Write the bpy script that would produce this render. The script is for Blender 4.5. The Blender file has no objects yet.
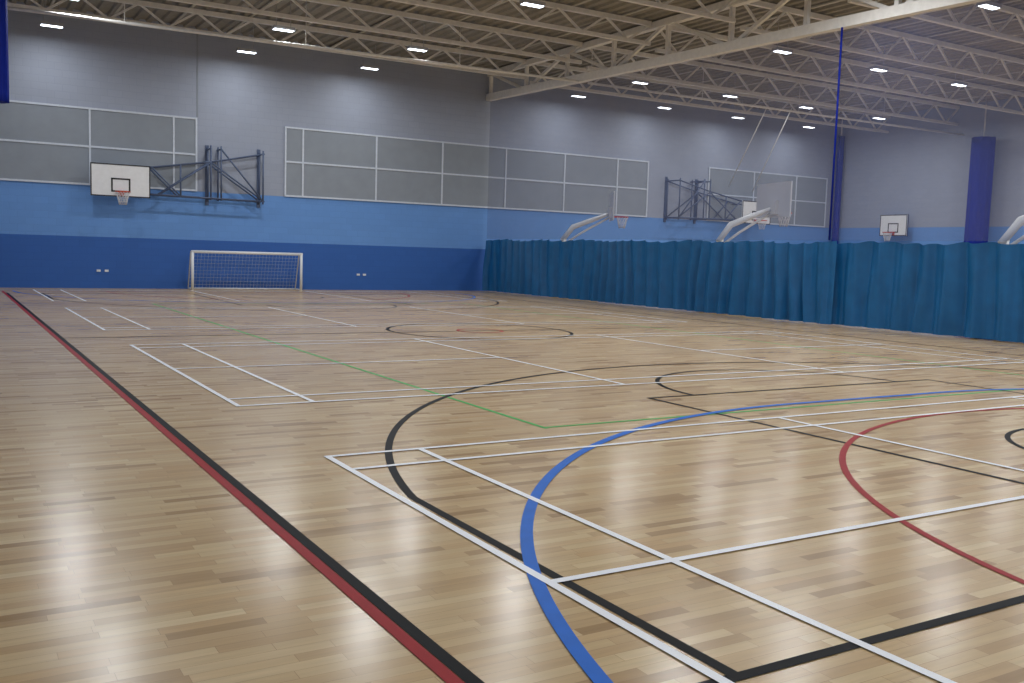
import bpy, math, random, bisect
from mathutils import Vector, Matrix
random.seed(7)
scene=bpy.context.scene
scene.view_settings.view_transform='Standard'

# ------------------------------------------------------------------ helpers
def lin(c):
    out=[]
    for v in c:
        v/=255.0
        out.append(v/12.92 if v<=0.04045 else ((v+0.055)/1.055)**2.4)
    return (*out,1)
def mat(name,col,rough=0.6,metal=0.0,noise=0.06,nscale=8.0,bump=0.0,spec=0.5,emit=None,estr=0):
    m=bpy.data.materials.new(name);m.use_nodes=True
    nt=m.node_tree;b=nt.nodes['Principled BSDF']
    b.inputs['Roughness'].default_value=rough;b.inputs['Metallic'].default_value=metal
    b.inputs['Specular IOR Level'].default_value=spec
    c=lin(col)
    tc=nt.nodes.new('ShaderNodeTexCoord');n=nt.nodes.new('ShaderNodeTexNoise')
    n.inputs['Scale'].default_value=nscale;n.inputs['Detail'].default_value=4
    nt.links.new(tc.outputs['Object'],n.inputs['Vector'])
    r=nt.nodes.new('ShaderNodeValToRGB')
    r.color_ramp.elements[0].position=.3;r.color_ramp.elements[1].position=.7
    r.color_ramp.elements[0].color=(*[v*(1-noise) for v in c[:3]],1)
    r.color_ramp.elements[1].color=(*[min(1,v*(1+noise)) for v in c[:3]],1)
    nt.links.new(n.outputs['Fac'],r.inputs['Fac']);nt.links.new(r.outputs['Color'],b.inputs['Base Color'])
    if bump:
        bp=nt.nodes.new('ShaderNodeBump');bp.inputs['Strength'].default_value=bump
        nt.links.new(n.outputs['Fac'],bp.inputs['Height']);nt.links.new(bp.outputs['Normal'],b.inputs['Normal'])
    if emit:
        b.inputs['Emission Color'].default_value=lin(emit);b.inputs['Emission Strength'].default_value=estr
    return m

class MB:
    def __init__(s): s.v=[];s.f=[];s.m=[];s.mats=[];s.sm=[]
    def mi(s,m):
        if m not in s.mats: s.mats.append(m)
        return s.mats.index(m)
    def poly(s,pts,m,smooth=False):
        k=len(s.v);s.v+= [tuple(p) for p in pts];s.f.append(tuple(range(k,k+len(pts))));s.m.append(s.mi(m));s.sm.append(smooth)
    def box(s,lo,hi,m):
        x0,y0,z0=lo;x1,y1,z1=hi;k=len(s.v)
        s.v+=[(x0,y0,z0),(x1,y0,z0),(x1,y1,z0),(x0,y1,z0),(x0,y0,z1),(x1,y0,z1),(x1,y1,z1),(x0,y1,z1)]
        for f in [(0,3,2,1),(4,5,6,7),(0,1,5,4),(1,2,6,5),(2,3,7,6),(3,0,4,7)]:
            s.f.append(tuple(k+i for i in f));s.m.append(s.mi(m));s.sm.append(False)
    def beam(s,a,b,w,h,m):
        a=Vector(a);b=Vector(b);d=(b-a).normalized()
        up=Vector((0,0,1)) if abs(d.z)<.95 else Vector((0,1,0))
        r=d.cross(up).normalized()*w/2;u=r.cross(d).normalized()*h/2
        k=len(s.v)
        for p in (a,b):
            for q in (-r-u,r-u,r+u,-r+u): s.v.append(tuple(p+q))
        for f in [(0,1,2,3),(7,6,5,4),(0,4,5,1),(1,5,6,2),(2,6,7,3),(3,7,4,0)]:
            s.f.append(tuple(k+i for i in f));s.m.append(s.mi(m));s.sm.append(False)
    def tube(s,pts,rad,m,n=8,closed=False):
        pts=[Vector(p) for p in pts];N=len(pts);k=len(s.v)
        for i,p in enumerate(pts):
            if closed: d=pts[(i+1)%N]-pts[i-1]
            else: d=pts[min(i+1,N-1)]-pts[max(i-1,0)]
            d.normalize()
            up=Vector((0,0,1)) if abs(d.z)<.95 else Vector((0,1,0))
            r=d.cross(up).normalized();u=r.cross(d).normalized()
            rr=rad[i] if isinstance(rad,(list,tuple)) else rad
            for j in range(n):
                a=2*math.pi*j/n;s.v.append(tuple(p+r*math.cos(a)*rr+u*math.sin(a)*rr))
        for i in range(N if closed else N-1):
            for j in range(n):
                a=k+i*n+j;b=k+i*n+(j+1)%n;c=k+((i+1)%N)*n+(j+1)%n;e=k+((i+1)%N)*n+j
                s.f.append((a,b,c,e));s.m.append(s.mi(m));s.sm.append(True)
        if not closed:
            s.f.append(tuple(k+j for j in range(n))[::-1]);s.m.append(s.mi(m));s.sm.append(False)
            s.f.append(tuple(k+(N-1)*n+j for j in range(n)));s.m.append(s.mi(m));s.sm.append(False)
    def obj(s,name,M=None):
        me=bpy.data.meshes.new(name);me.from_pydata(s.v,[],s.f)
        for m in s.mats: me.materials.append(m)
        me.polygons.foreach_set('material_index',s.m);me.polygons.foreach_set('use_smooth',s.sm)
        me.update();o=bpy.data.objects.new(name,me);scene.collection.objects.link(o)
        if M is not None: o.matrix_world=M
        return o

# ------------------------------------------------------------------ dimensions
XL,XR,YB,YF=-4.0,37.4,27.55,-11.0
ZC=8.85;XC=16.68

# ------------------------------------------------------------------ materials
def wall_material():
    m=bpy.data.materials.new('painted_wall');m.use_nodes=True;nt=m.node_tree;b=nt.nodes['Principled BSDF']
    g=nt.nodes.new('ShaderNodeNewGeometry');sp=nt.nodes.new('ShaderNodeSeparateXYZ');nt.links.new(g.outputs['Position'],sp.inputs[0])
    def step(z):
        n=nt.nodes.new('ShaderNodeMath');n.operation='GREATER_THAN';n.inputs[1].default_value=z;nt.links.new(sp.outputs['Z'],n.inputs[0]);return n
    def mix(f,a,c):
        n=nt.nodes.new('ShaderNodeMix');n.data_type='RGBA';nt.links.new(f,n.inputs['Factor'])
        for v,i in((a,6),(c,7)):
            if isinstance(v,tuple): n.inputs[i].default_value=v
            else: nt.links.new(v,n.inputs[i])
        return n.outputs[2]
    low=lin((44,98,178));mid=lin((102,152,218));up=lin((158,166,183))
    c=mix(step(1.70).outputs[0],low,mid);c=mix(step(3.37).outputs[0],c,up)
    n=nt.nodes.new('ShaderNodeTexNoise');n.inputs['Scale'].default_value=.5;n.inputs['Detail'].default_value=5
    nt.links.new(g.outputs['Position'],n.inputs['Vector'])
    mr=nt.nodes.new('ShaderNodeMapRange');mr.inputs[3].default_value=.94;mr.inputs[4].default_value=1.05;nt.links.new(n.outputs['Fac'],mr.inputs[0])
    ad=nt.nodes.new('ShaderNodeMath');ad.operation='ADD';nt.links.new(sp.outputs['X'],ad.inputs[0]);nt.links.new(sp.outputs['Y'],ad.inputs[1])
    cb=nt.nodes.new('ShaderNodeCombineXYZ');nt.links.new(ad.outputs[0],cb.inputs[0]);nt.links.new(sp.outputs['Z'],cb.inputs[1])
    br=nt.nodes.new('ShaderNodeTexBrick');br.inputs['Scale'].default_value=1;br.inputs['Brick Width'].default_value=.45;br.inputs['Row Height'].default_value=.2248
    br.inputs['Mortar Size'].default_value=.008;br.inputs['Color1'].default_value=(1,1,1,1);br.inputs['Color2'].default_value=(.96,.96,.96,1);br.inputs['Mortar'].default_value=(.9,.9,.92,1)
    nt.links.new(cb.outputs[0],br.inputs['Vector'])
    m1=nt.nodes.new('ShaderNodeVectorMath');m1.operation='MULTIPLY';nt.links.new(c,m1.inputs[0]);nt.links.new(br.outputs['Color'],m1.inputs[1])
    m2=nt.nodes.new('ShaderNodeVectorMath');m2.operation='SCALE';nt.links.new(m1.outputs[0],m2.inputs[0]);nt.links.new(mr.outputs[0],m2.inputs['Scale'])
    nt.links.new(m2.outputs[0],b.inputs['Base Color']);b.inputs['Roughness'].default_value=.6
    bp=nt.nodes.new('ShaderNodeBump');bp.inputs['Strength'].default_value=.2;bp.inputs['Distance'].default_value=.01
    nt.links.new(br.outputs['Fac'],bp.inputs['Height']);bp.invert=True;nt.links.new(bp.outputs['Normal'],b.inputs['Normal'])
    return m
def floor_material():
    m=bpy.data.materials.new('maple_strip_floor');m.use_nodes=True;nt=m.node_tree;b=nt.nodes['Principled BSDF']
    g=nt.nodes.new('ShaderNodeNewGeometry')
    br=nt.nodes.new('ShaderNodeTexBrick');br.inputs['Scale'].default_value=1;br.inputs['Brick Width'].default_value=.58;br.inputs['Row Height'].default_value=.07
    br.offset=.37;br.offset_frequency=2;br.squash=.68;br.squash_frequency=3;br.inputs['Mortar Size'].default_value=.0012;br.inputs['Mortar Smooth'].default_value=.3
    br.inputs['Color1'].default_value=(0,0,0,1);br.inputs['Color2'].default_value=(1,1,1,1);br.inputs['Mortar'].default_value=(0,0,0,1)
    nt.links.new(g.outputs['Position'],br.inputs['Vector'])
    rp=nt.nodes.new('ShaderNodeValToRGB');e=rp.color_ramp.elements
    e[0].position=0;e[0].color=lin((166,132,88));e[1].position=1;e[1].color=lin((228,203,156))
    for p,c in((.15,(198,165,118)),(.45,(209,179,132)),(.7,(216,188,141)),(.88,(203,168,119))):
        q=e.new(p);q.color=lin(c)
    nt.links.new(br.outputs['Color'],rp.inputs['Fac'])
    mp=nt.nodes.new('ShaderNodeMapping');mp.inputs['Scale'].default_value=(1.6,22,1);nt.links.new(g.outputs['Position'],mp.inputs[0])
    n=nt.nodes.new('ShaderNodeTexNoise');n.inputs['Scale'].default_value=1.6;n.inputs['Detail'].default_value=6;n.inputs['Roughness'].default_value=.6;nt.links.new(mp.outputs[0],n.inputs['Vector'])
    mr=nt.nodes.new('ShaderNodeMapRange');mr.inputs[1].default_value=.25;mr.inputs[2].default_value=.75;mr.inputs[3].default_value=.87;mr.inputs[4].default_value=1.08;nt.links.new(n.outputs['Fac'],mr.inputs[0])
    n2=nt.nodes.new('ShaderNodeTexNoise');n2.inputs['Scale'].default_value=.45;n2.inputs['Detail'].default_value=3;nt.links.new(g.outputs['Position'],n2.inputs['Vector'])
    mr2=nt.nodes.new('ShaderNodeMapRange');mr2.inputs[3].default_value=.95;mr2.inputs[4].default_value=1.04;nt.links.new(n2.outputs['Fac'],mr2.inputs[0])
    mm=nt.nodes.new('ShaderNodeMath');mm.operation='MULTIPLY';nt.links.new(mr.outputs[0],mm.inputs[0]);nt.links.new(mr2.outputs[0],mm.inputs[1])
    sc=nt.nodes.new('ShaderNodeVectorMath');sc.operation='SCALE';nt.links.new(rp.outputs['Color'],sc.inputs[0]);nt.links.new(mm.outputs[0],sc.inputs['Scale'])
    nt.links.new(sc.outputs[0],b.inputs['Base Color'])
    r=nt.nodes.new('ShaderNodeMapRange');r.inputs[3].default_value=.18;r.inputs[4].default_value=.26;nt.links.new(n2.outputs['Fac'],r.inputs[0]);nt.links.new(r.outputs[0],b.inputs['Roughness'])
    bp=nt.nodes.new('ShaderNodeBump');bp.inputs['Strength'].default_value=.08;bp.inputs['Distance'].default_value=.001;nt.links.new(n.outputs['Fac'],bp.inputs['Height']);nt.links.new(bp.outputs['Normal'],b.inputs['Normal'])
    b.inputs['Specular IOR Level'].default_value=.4
    return m
M_wall=wall_material();M_floor=floor_material()
M_deck=mat('roof_deck',(142,138,128),.7,noise=.1)
M_steel=mat('painted_steel',(226,224,219),.5,noise=.06)
M_steel2=mat('painted_purlin',(190,187,178),.5,noise=.06)
M_panel=mat('acoustic_panel',(142,150,160),.8,noise=.05,nscale=2)
M_rail=mat('panel_trim_paint',(206,214,226),.5)
M_frame=mat('grey_blue_steel',(84,98,126),.45,metal=.2)
M_white=mat('white_paint',(232,234,236),.4,noise=.03)
M_black=mat('black_paint',(22,22,26),.5)
M_orange=mat('hoop_orange',(205,78,52),.4)
M_net=mat('white_cord',(225,225,228),.8)
M_curt=mat('teal_curtain_vinyl',(10,92,146),.5,noise=.12,nscale=3,bump=.05)
M_cdark=mat('blue_fabric',(8,34,140),.75,noise=.1,spec=.2)
M_lamp=mat('lamp_diffuser',(255,255,255),.5,emit=(235,244,255),estr=7)
M_body=mat('lamp_housing',(170,172,176),.5)
M_lw=mat('line_white',(252,253,254),.35,noise=.01,spec=.45)
M_lk=mat('line_black',(8,9,12),.5,noise=.1,spec=.08)
M_lr=mat('line_red',(160,22,28),.45,noise=.08,spec=.12)
M_lb=mat('line_blue',(30,108,204),.45,noise=.08,spec=.12)
M_lg=mat('line_green',(70,172,84),.45,noise=.08,spec=.12)
M_conc=mat('rubber_grey',(60,62,66),.8)

# ------------------------------------------------------------------ shell
def slab(name,lo,hi,m):
    b=MB();b.box(lo,hi,m);return b.obj(name)
slab('floor',(XL,YF,-.2),(XR,YB,0),M_floor)
slab('wall_back',(XL-.2,YB,-.2),(XR+.2,YB+.2,ZC+.2),M_wall)
slab('wall_front',(XL-.2,YF-.2,-.2),(XR+.2,YF,ZC+.2),M_wall)
slab('wall_left',(XL-.2,YF,-.2),(XL,YB,ZC+.2),M_wall)
slab('wall_right',(XR,YF,-.2),(XR+.2,YB,ZC+.2),M_wall)
b=MB();x=XL;prof=[]
while x<XR:
    prof+=[(x,ZC),(x+.14,ZC),(x+.18,ZC+.07),(x+.36,ZC+.07),(x+.40,ZC)];x+=.40
for i in range(len(prof)-1):
    (x0,z0),(x1,z1)=prof[i],prof[i+1]
    if x1-x0<1e-6: continue
    b.poly([(x0,YF,z0),(x0,YB,z0),(x1,YB,z1),(x1,YF,z1)],M_deck)
b.box((XL,YF,ZC+.1),(XR,YB,ZC+.2),M_deck)
b.obj('ceiling')
def panelset(name,xs,z0=3.40,z1=5.84,zm=4.62):
    b=MB();b.box((xs[0],YB-.035,z0),(xs[-1],YB-.001,z1),M_panel)
    for x in xs: b.box((x-.03,YB-.06,z0),(x+.03,YB-.02,z1),M_rail)
    for z in (z0,zm,z1): b.box((xs[0]-.03,YB-.058,z-.03),(xs[-1]+.03,YB-.018,z+.03),M_rail)
    b.obj(name)
panelset('wall_panel_bank',[-3.9,-1.05,1.82,4.45,5.2])
panelset('wall_panel_bank.001',[8.33,8.98,11.85,14.65,17.55,20.45,23.25,24.96])
panelset('wall_panel_bank.002',[28.6,31.5,34.4,36.6])
slab('trim_1',(5.21,YB-.008,5.9),(5.27,YB-.001,ZC-.1),M_panel)

# ------------------------------------------------------------------ floor lines
BW=MB();BK=MB();BR=MB();BB=MB();BG=MB()
def ln(B,m,x0,y0,x1,y1,w,z):
    a=Vector((x0,y0));c=Vector((x1,y1));d=(c-a).normalized();n=Vector((-d.y,d.x))*w/2;a=a-d*w/2;c=c+d*w/2
    if abs(d.x)>.5: z+=.0004
    B.poly([(a.x-n.x,a.y-n.y,z),(c.x-n.x,c.y-n.y,z),(c.x+n.x,c.y+n.y,z),(a.x+n.x,a.y+n.y,z)],m)
def arc(B,m,cx,cy,r,a0,a1,w,z,n=96):
    z+=.0002
    for i in range(n):
        p=math.radians(a0+(a1-a0)*i/n);q=math.radians(a0+(a1-a0)*(i+1)/n)
        pts=[(cx+math.cos(t)*rr,cy+math.sin(t)*rr,z) for t,rr in((p,r-w/2),(p,r+w/2),(q,r+w/2),(q,r-w/2))]
        if (a1<a0): pts=pts[::-1]
        B.poly(pts,m)
zW,zK,zR,zB,zG=.0060,.0028,.0036,.0048,.0018
for y1 in (0,8.6,17.4,26.2):
    for x0 in (0,20.6):
        y0=y1-6.1;L=13.4
        for y in (y0,y0+.46,y1-.46,y1): ln(BW,M_lw,x0,y,x0+L,y,.05,zW)
        for x in (0,.76,4.72,8.68,12.64,13.4): ln(BW,M_lw,x0+x,y0,x0+x,y1,.05,zW)
        ln(BW,M_lw,x0,y0+3.05,x0+4.72,y0+3.05,.05,zW);ln(BW,M_lw,x0+8.68,y0+3.05,x0+13.4,y0+3.05,.05,zW)
CX=6.7;CY=9.95
def both(f):
    f(lambda y:y,1);f(lambda y:2*CY-y,-1)
def basket(Y,s):
    w=.058;base=-4.23;hy=base+1.575
    ln(BK,M_lk,-.80,Y(base),CX+7.6,Y(base),w,zK)
    dx=6.62;dy=math.sqrt(6.75**2-dx*dx)
    ln(BK,M_lk,CX-dx,Y(base),CX-dx,Y(hy+dy),w,zK);ln(BK,M_lk,CX+dx,Y(base),CX+dx,Y(hy+dy),w,zK)
    a=math.degrees(math.atan2(dy,dx))
    if s>0: arc(BK,M_lk,CX,Y(hy),6.75,a,180-a,w,zK)
    else: arc(BK,M_lk,CX,Y(hy),6.75,-a,-(180-a),w,zK)
    for x in (-2.4,2.5): ln(BK,M_lk,CX+x,Y(base),CX+x,Y(base+5.75),.05,zK)
    ln(BK,M_lk,CX-2.4,Y(base+5.75),CX+2.5,Y(base+5.75),.05,zK)
    arc(BK,M_lk,CX+.05,Y(base+5.75),1.8,0,180*s,.055,zK,48)
    arc(BK,M_lk,CX,Y(hy),1.25,0,180*s,.05,zK,40)
both(basket)
ln(BK,M_lk,-.825,-8,-.825,24.2,.06,zK);ln(BK,M_lk,CX+7.6,-4.23,CX+7.6,24.2,.05,zK)
ln(BK,M_lk,-.79,CY,CX+7.6,CY,.05,zK);arc(BK,M_lk,CX+.1,CY,1.84,0,360,.065,zK)
ln(BR,M_lr,-.89,-8,-.89,25.3,.06,zR)
def netball(Y,s):
    arc(BR,M_lr,CX+.2,Y(-5.4),4.92,0,180*s,.052,zR)
    ln(BR,M_lr,-.86,Y(-5.4),CX+7.7,Y(-5.4),.05,zR)
both(netball)
arc(BR,M_lr,CX+.1,CY,.45,0,360,.05,zR,32)
def fut(Y,s):
    cy=-5.57;r=6.18
    arc(BB,M_lb,5.58,Y(cy),r,180*s,90*s,.072,zB);arc(BB,M_lb,8.1,Y(cy),r,90*s,0,.072,zB)
    ln(BB,M_lb,5.58,Y(cy+r),8.1,Y(cy+r),.072,zB)
both(fut)
for x in (2.2,11.2): ln(BG,M_lg,x,.4,x,19,.045,zG)
for y in (.42,19): ln(BG,M_lg,2.2,y,11.2,y,.045,zG)
BW.obj('court_lines_white');BK.obj('court_lines_black');BR.obj('court_lines_red');BB.obj('court_lines_blue');BG.obj('court_lines_green')

# ------------------------------------------------------------------ dividing curtain
def curtain(name,y0,y1,x0,seed):
    rnd=random.Random(seed)
    ph=[rnd.uniform(0,6.28) for _ in range(6)]
    folds=[];y=y0
    while y<y1+.6: folds.append((y,rnd.uniform(.5,1.3)));y+=rnd.uniform(.3,.75)
    B=MB();ny=int((y1-y0)/.03);nz=16
    ys=[p[0] for p in folds]
    def wave(y):
        k=max(0,min(len(ys)-2,bisect.bisect(ys,y)-1));u=(y-ys[k])/(ys[k+1]-ys[k])
        u=max(0,min(1,u));a=folds[k][1]*(1-u)+folds[k+1][1]*u
        return a*math.cos(2*math.pi*u)
    def f(y,t):
        w2=math.sin(2*math.pi*y/.23+1.3*math.sin(y*1.7+ph[2])+ph[3]+t*1.2)
        w3=math.sin(2*math.pi*y/2.3+ph[4])
        return x0+(.14*wave(y+.08*math.sin(t*3+y))*(1-.3*t)+.018*w2+.04*w3)*(.6+.4*t)
    for i in range(ny+1):
        y=y0+(y1-y0)*i/ny
        sc=.05*(1-max(-1,min(1,wave(y))))*.5+.025*math.sin(y*2.3+ph[0])
        for j in range(nz+1):
            t=j/nz
            z=.03+(2.10-sc-.03)*(1-t)
            B.v.append((f(y,t),y+.03*math.sin(9*y+ph[2])*t,z))
    for i in range(ny):
        for j in range(nz):
            a=i*(nz+1)+j;B.f.append((a,a+1,a+nz+2,a+nz+1));B.m.append(B.mi(M_curt));B.sm.append(True)
    return B.obj(name)
curtain('division_curtain',9.6,27.42,XC-.04,3)
curtain('division_curtain.001',YF+.1,9.85,XC+.17,5)
mn=bpy.data.materials.new('division_netting');mn.use_nodes=True;nt=mn.node_tree
b_=nt.nodes['Principled BSDF'];b_.inputs['Base Color'].default_value=lin((106,115,156));b_.inputs['Roughness'].default_value=.9
tr=nt.nodes.new('ShaderNodeBsdfTransparent');mx=nt.nodes.new('ShaderNodeMixShader');wv=nt.nodes.new('ShaderNodeTexNoise');wv.inputs['Scale'].default_value=.6
mr=nt.nodes.new('ShaderNodeMapRange');mr.inputs[3].default_value=.22;mr.inputs[4].default_value=.34
nt.links.new(wv.outputs['Fac'],mr.inputs[0]);nt.links.new(mr.outputs[0],mx.inputs[0]);nt.links.new(tr.outputs[0],mx.inputs[1]);nt.links.new(b_.outputs[0],mx.inputs[2])
nt.links.new(mx.outputs[0],nt.nodes['Material Output'].inputs['Surface'])
def zb(y): return 7.78-.02*(YB-y)
B=MB();N=120
for i in range(N+1):
    y=YF+.1+(27.42-YF-.1)*i/N
    for z in (2.125,zb(y)-.15): B.v.append((XC+.04*math.sin(y*4),y,z))
for i in range(N):
    B.f.append((2*i,2*i+1,2*i+3,2*i+2));B.m.append(B.mi(mn));B.sm.append(True)
B.obj('division_net')
B=MB();B.tube([(XC-.16,9.72,2.13),(XC-.16,9.72,zb(9.7)-.14)],.026,M_cdark)
B.obj('curtain_strap')

# ------------------------------------------------------------------ roof steel
def truss_y(name,X):
    B=MB();n=14;L=YB-YF
    B.beam((X,YF+.02,zb(YF)),(X,YB-.02,zb(YB)),.26,.26,M_steel)
    B.beam((X,YF+.02,ZC-.15),(X,YB-.02,ZC-.15),.22,.2,M_steel)
    for i in range(n+1):
        y=YF+.15+(L-.3)*i/n
        B.beam((X,y,zb(y)),(X,y,ZC-.15),.12,.12,M_steel)
        if i<n:
            y2=YF+.15+(L-.3)*(i+1)/n
            if i%2: B.beam((X,y,zb(y)),(X,y2,ZC-.15),.1,.1,M_steel)
            else: B.beam((X,y,ZC-.15),(X,y2,zb(y2)),.1,.1,M_steel)
    B.obj(name)
truss_y('roof_truss',XC)
def joist_x(name,Y,x0,x1,zlo):
    B=MB();n=int((x1-x0)/1.7)
    B.beam((x0,Y,zlo),(x1,Y,zlo),.11,.11,M_steel);B.beam((x0,Y,ZC-.1),(x1,Y,ZC-.1),.12,.14,M_steel)
    for i in range(n):
        a=x0+(x1-x0)*i/n;c=x0+(x1-x0)*(i+1)/n;m=(a+c)/2
        B.beam((a,Y,ZC-.12),(m,Y,zlo),.06,.06,M_steel);B.beam((m,Y,zlo),(c,Y,ZC-.12),.06,.06,M_steel)
    B.obj(name)
for k,Y in enumerate([24.6,20.9,17.2,13.5,9.8,6.1,2.4,-1.3,-5,-8.7]):
    joist_x('roof_joist',Y,XL+.02,XC-.13,8.15);joist_x('roof_joist',Y,XC+.13,XR-.02,8.0)
B=MB()
x=XL+1
while x<XR:
    if abs(x-XC)>.3: B.box((x-.04,YF+.02,ZC-.02),(x+.04,YB-.02,ZC+.02),M_steel2)
    x+=1.85
B.obj('roof_purlins')
B=MB();B.tube([(XL+.05,22.05,7.5),(15.3,20.95,7.5),(XC-.2,20.9,7.5)],.045,M_steel);B.tube([(XC+.2,20.9,7.5),(XR-.05,20.55,7.5)],.045,M_steel)
for x in range(-3,37,5):
    yy=22.05-(x+4)*.057 if x<15.3 else 20.9-(x-16.7)*.017
    B.tube([(x,yy,7.5),(x,yy,ZC)],.01,M_steel,5)
B.obj('suspended_rail')

# ------------------------------------------------------------------ lamps
def lamp(x,y,z=8.0,e=96):
    B=MB();B.box((-.32,-.13,0),(.32,.13,.09),M_body);B.box((-.29,-.10,-.012),(.29,.10,0.002),M_lamp)
    for s in(-.22,.22): B.tube([(s,0,.09),(s,0,ZC-z)],.008,M_body,5)
    o=B.obj('ceiling_lamp',Matrix.Translation((x,y,z)))
    L=bpy.data.lights.new('lamp_light','AREA');L.shape='RECTANGLE';L.size=.58;L.size_y=.2;L.energy=e;L.color=(.94,.97,1)
    lo=bpy.data.objects.new('lamp_light',L);scene.collection.objects.link(lo);lo.parent=o;lo.location=(0,0,-.03)
for y in (26.0,22,15,8.2,1.2,-6):
    for x in (.6,6.5,10.9,14.4,20,24.5,28.8,33.4): 
        if x==14.4 and y>14: continue
        lamp(x,y,e=36 if y>25 else 119)

# ------------------------------------------------------------------ basketball hoops
M_glass=mat('frosted_backboard',(232,235,240),.3,noise=.02)
def hoop_parts(B,w=1.83,h=1.05,glass=False,z0=0):
    B.box((-w/2,-.02,z0),(w/2,.02,z0+h),M_glass if glass else M_white)
    e=.035;k=M_rail if glass else M_black
    for lo,hi in [((-w/2,-.026,z0),(w/2,-.021,z0+e)),((-w/2,-.026,z0+h-e),(w/2,-.021,z0+h)),((-w/2,-.026,z0),(-w/2+e,-.021,z0+h)),((w/2-e,-.026,z0),(w/2,-.021,z0+h))]: B.box(lo,hi,k)
    a=.295;c=z0+.15
    for lo,hi in [((-a,-.027,c),(a,-.021,c+.05)),((-a,-.027,c+.4),(a,-.021,c+.45)),((-a,-.027,c),(-a+.05,-.021,c+.45)),((a-.05,-.027,c),(a,-.021,c+.45))]: B.box(lo,hi,k)
    rz=z0+.15;R=.225;cy=-.40
    B.tube([(R*math.cos(t),cy+R*math.sin(t),rz) for t in [2*math.pi*i/28 for i in range(28)]],.018,M_orange,6,True)
    B.box((-.12,-.18,rz-.03),(.12,-.02,rz+.02),M_orange);B.box((-.09,-.06,rz-.12),(.09,-.02,rz+.04),M_orange)
    n=12
    for i in range(n):
        for s in(1,-1):
            pts=[]
            for j in range(6):
                t=j/5;rr=R*(1-.5*t**.8);a=2*math.pi*(i+s*t*1.5)/n
                pts.append((rr*math.cos(a),cy+rr*math.sin(a),rz-.42*t))
            B.tube(pts,.007,M_net,4)
def wall_hoop(xc,side,yb=26.9,z0=3.02):
    B=MB();hoop_parts(B,z0=0)
    yw=YB-yb-.02;s=side;X=lambda v:v*s
    F=lambda *p:B.tube([(X(a),b,c) for a,b,c in p],.03,M_frame,6)
    for y in (.06,yw-.12):
        F((.5,y,.15),(4.75,y,.1)); F((.5,y,.95),(2.9,y,1.35),(4.75,y,1.75))
        F((1.2,y,.14),(2.9,y,1.33));F((2.9,y,1.33),(4.7,y,.12))
        F((.95,y,1.05),(1.9,y,.12))
        F((2.9,y,.05),(2.9,y,1.9));F((3.25,y,.05),(3.25,y,1.9));F((4.7,y,.0),(4.7,y,1.85))
    for v,z in((2.9,.1),(2.9,1.8),(4.7,.1),(4.7,1.75),(3.25,.1),(3.25,1.8),(.6,.2),(.6,.9)): F((v,.04,z),(v,yw,z))
    for v in (2.9,4.7): B.box((min(X(v-.06),X(v+.06)),yw-.02,-.1),(max(X(v-.06),X(v+.06)),yw+.02,1.95),M_frame)
    F((1.9,.06,.12),(1.9,.06,1.2));F((3.25,.06,1.8),(4.7,.06,.1))
    return B.obj('wall_basketball_hoop',Matrix.Translation((xc,yb,z0)))
wall_hoop(2.66,1);wall_hoop(30.75,-1,26.5,3.3)
B=MB();hoop_parts(B,w=1.5,h=1.0)
for x in(-.5,.5):
    for z in(.2,.8): B.tube([(x,.02,z),(x*.7,.58,z)],.03,M_frame,6)
    B.tube([(x*.7,.56,.0),(x*.7,.56,1.05)],.035,M_frame,6)
B.obj('wall_basketball_hoop',Matrix.Translation((XR-.6,23.5,2.95))@Matrix.Rotation(math.radians(-90),4,'Z'))
def portable(x,y,ang=90):
    B=MB()
    B.box((-.55,-.9,.12),(.55,.9,.75),M_conc)
    for a in(-.45,.45):
        for c in(-.7,.7): B.tube([(a-.04,c,.07),(a+.04,c,.07)],.07,M_black,10)
    B.tube([(0,.5,.7),(0,.4,2.2)],.08,M_white,8)
    B.tube([(0,.5,2.1),(0,.1,2.62),(0,-.5,2.86),(0,-1.25,3.15)],[.09,.1,.09,.06],M_white,8)
    B.tube([(0,-.5,.7),(0,.4,2.1)],.04,M_white,6);B.tube([(0,.3,2.05),(0,-.2,2.4),(0,-1.25,3.02)],.04,M_white,8)
    B.box((-.3,-1.32,2.98),(.3,-1.22,3.4),M_white)
    C=MB();hoop_parts(C,glass=True,z0=2.9)
    k=len(B.v);B.v+=[(a,b-1.34,c) for a,b,c in C.v]
    for f,m,sm in zip(C.f,C.m,C.sm): B.f.append(tuple(k+i for i in f));B.m.append(B.mi(C.mats[m]));B.sm.append(sm)
    B.obj('portable_basketball_hoop',Matrix.Translation((x,y,0))@Matrix.Rotation(math.radians(ang),4,'Z'))
portable(18.15,23.2,58);portable(18.15,14.8,77);portable(18.1,5.7,62)
B=MB();B.tube([(29.3,26.9,5.0),(27.6,23,8.1)],.02,M_steel,5);B.tube([(30.8,26.9,4.8),(29.0,23,8.1)],.02,M_steel,5);B.obj('hoop_stay_cable')

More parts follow.
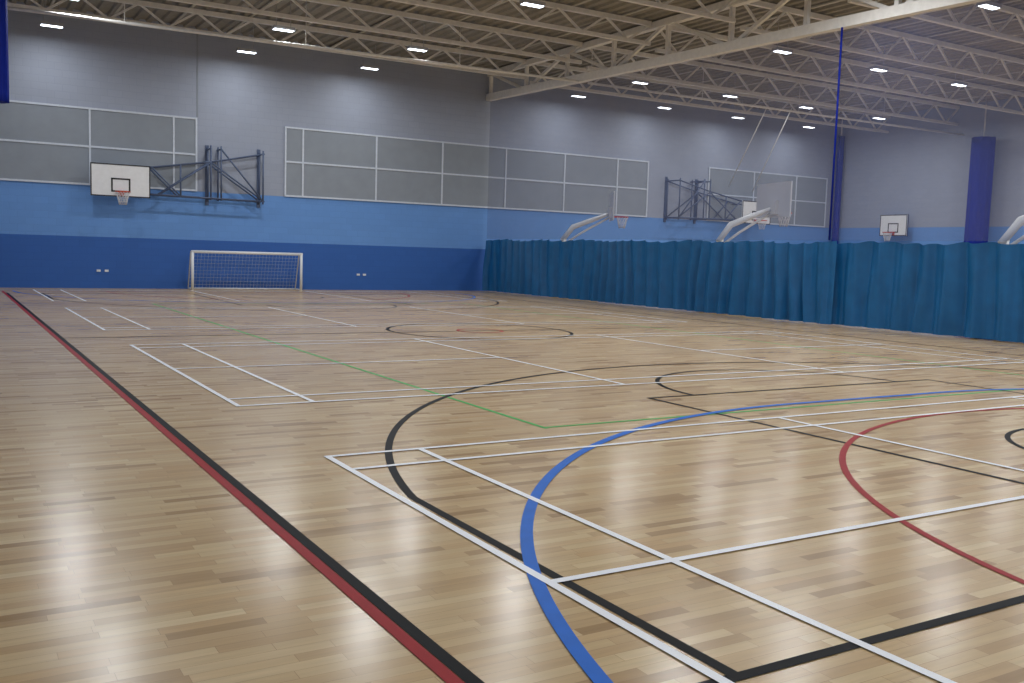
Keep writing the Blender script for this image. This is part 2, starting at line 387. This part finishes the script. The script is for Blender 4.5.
# ------------------------------------------------------------------ football goal
B=MB();gx0,gx1,gy,gz=4.9,8.7,26.75,1.30
rp=.05
B.tube([(gx0,gy,0.0),(gx0,gy,gz)],rp,M_white);B.tube([(gx1,gy,0),(gx1,gy,gz)],rp,M_white);B.tube([(gx0-.045,gy,gz),(gx1+.045,gy,gz)],rp,M_white)
for x in(gx0,gx1):
    B.tube([(x,gy,gz),(x,gy+.25,gz),(x,27.4,.05)],.022,M_white,6);B.tube([(x,gy,.03),(x,27.4,.03)],.025,M_white,6)
B.tube([(gx0,27.4,.03),(gx1,27.4,.03)],.025,M_white,6)
n=32
for i in range(1,n):
    x=gx0+(gx1-gx0)*i/n;B.tube([(x,gy,gz),(x,gy+.25,gz-.03),(x,27.38,.04)],.004,M_net,3)
for i in range(11):
    t=i/10;y=gy+.25+(27.38-gy-.25)*t;z=(gz-.03)*(1-t)+.04*t;B.tube([(gx0,y,z),(gx1,y,z)],.004,M_net,3)
B.obj('football_goal')

# ------------------------------------------------------------------ gathered curtains
def bundle(name,x,y,z0,z1,r):
    B=MB();n=42;rows=16
    for j in range(rows+1):
        t=j/rows;z=z0+(z1-z0)*t
        for i in range(n):
            a=2*math.pi*i/n;rr=r*(1+.07*math.sin(a*9+t*1.5)+.02*math.sin(a*3+t*5))
            B.v.append((x+rr*math.cos(a),y+rr*math.sin(a),z))
    for j in range(rows):
        for i in range(n):
            B.f.append((j*n+i,j*n+(i+1)%n,(j+1)*n+(i+1)%n,(j+1)*n+i));B.m.append(B.mi(M_cdark));B.sm.append(True)
    B.f.append(tuple(range(n))[::-1]);B.m.append(0);B.sm.append(False)
    B.f.append(tuple(rows*n+i for i in range(n)));B.m.append(0);B.sm.append(False)
    B.tube([(x,y,z1),(x,y,ZC)],.03,M_steel,6)
    return B.obj(name)
bundle('gathered_curtain',36.7,19.1,.02,7.2,.46)
bundle('gathered_curtain',37.1,27.2,.02,8.0,.16)
bundle('rolled_net',-1.22,20,4.85,8.0,.28)
for i,x in enumerate((2.05,2.3,11.2,11.45)): slab('wall_socket',(x-.06,YB-.03,.55),(x+.06,YB-.001,.62),M_white)

# ------------------------------------------------------------------ world + camera
w=bpy.data.worlds.new('World');scene.world=w;w.use_nodes=True
w.node_tree.nodes['Background'].inputs[0].default_value=(.5,.6,.8,1);w.node_tree.nodes['Background'].inputs[1].default_value=.05
y=math.radians(30.974);t=math.radians(5.267);r=math.radians(1.728)
fw=Vector((math.sin(y)*math.cos(t),math.cos(y)*math.cos(t),-math.sin(t)))
rt=Vector((math.cos(y),-math.sin(y),0));up=rt.cross(fw)
R=rt*math.cos(r)+up*math.sin(r);U=-rt*math.sin(r)+up*math.cos(r)
cd=bpy.data.cameras.new('camera');cam=bpy.data.objects.new('camera',cd);scene.collection.objects.link(cam)
M=Matrix((R,U,-fw)).transposed().to_4x4();M.translation=Vector((-2.469,-6.75,1.564));cam.matrix_world=M
cd.sensor_width=36;cd.lens=955.516*36/1024;cd.clip_start=.05
scene.camera=cam
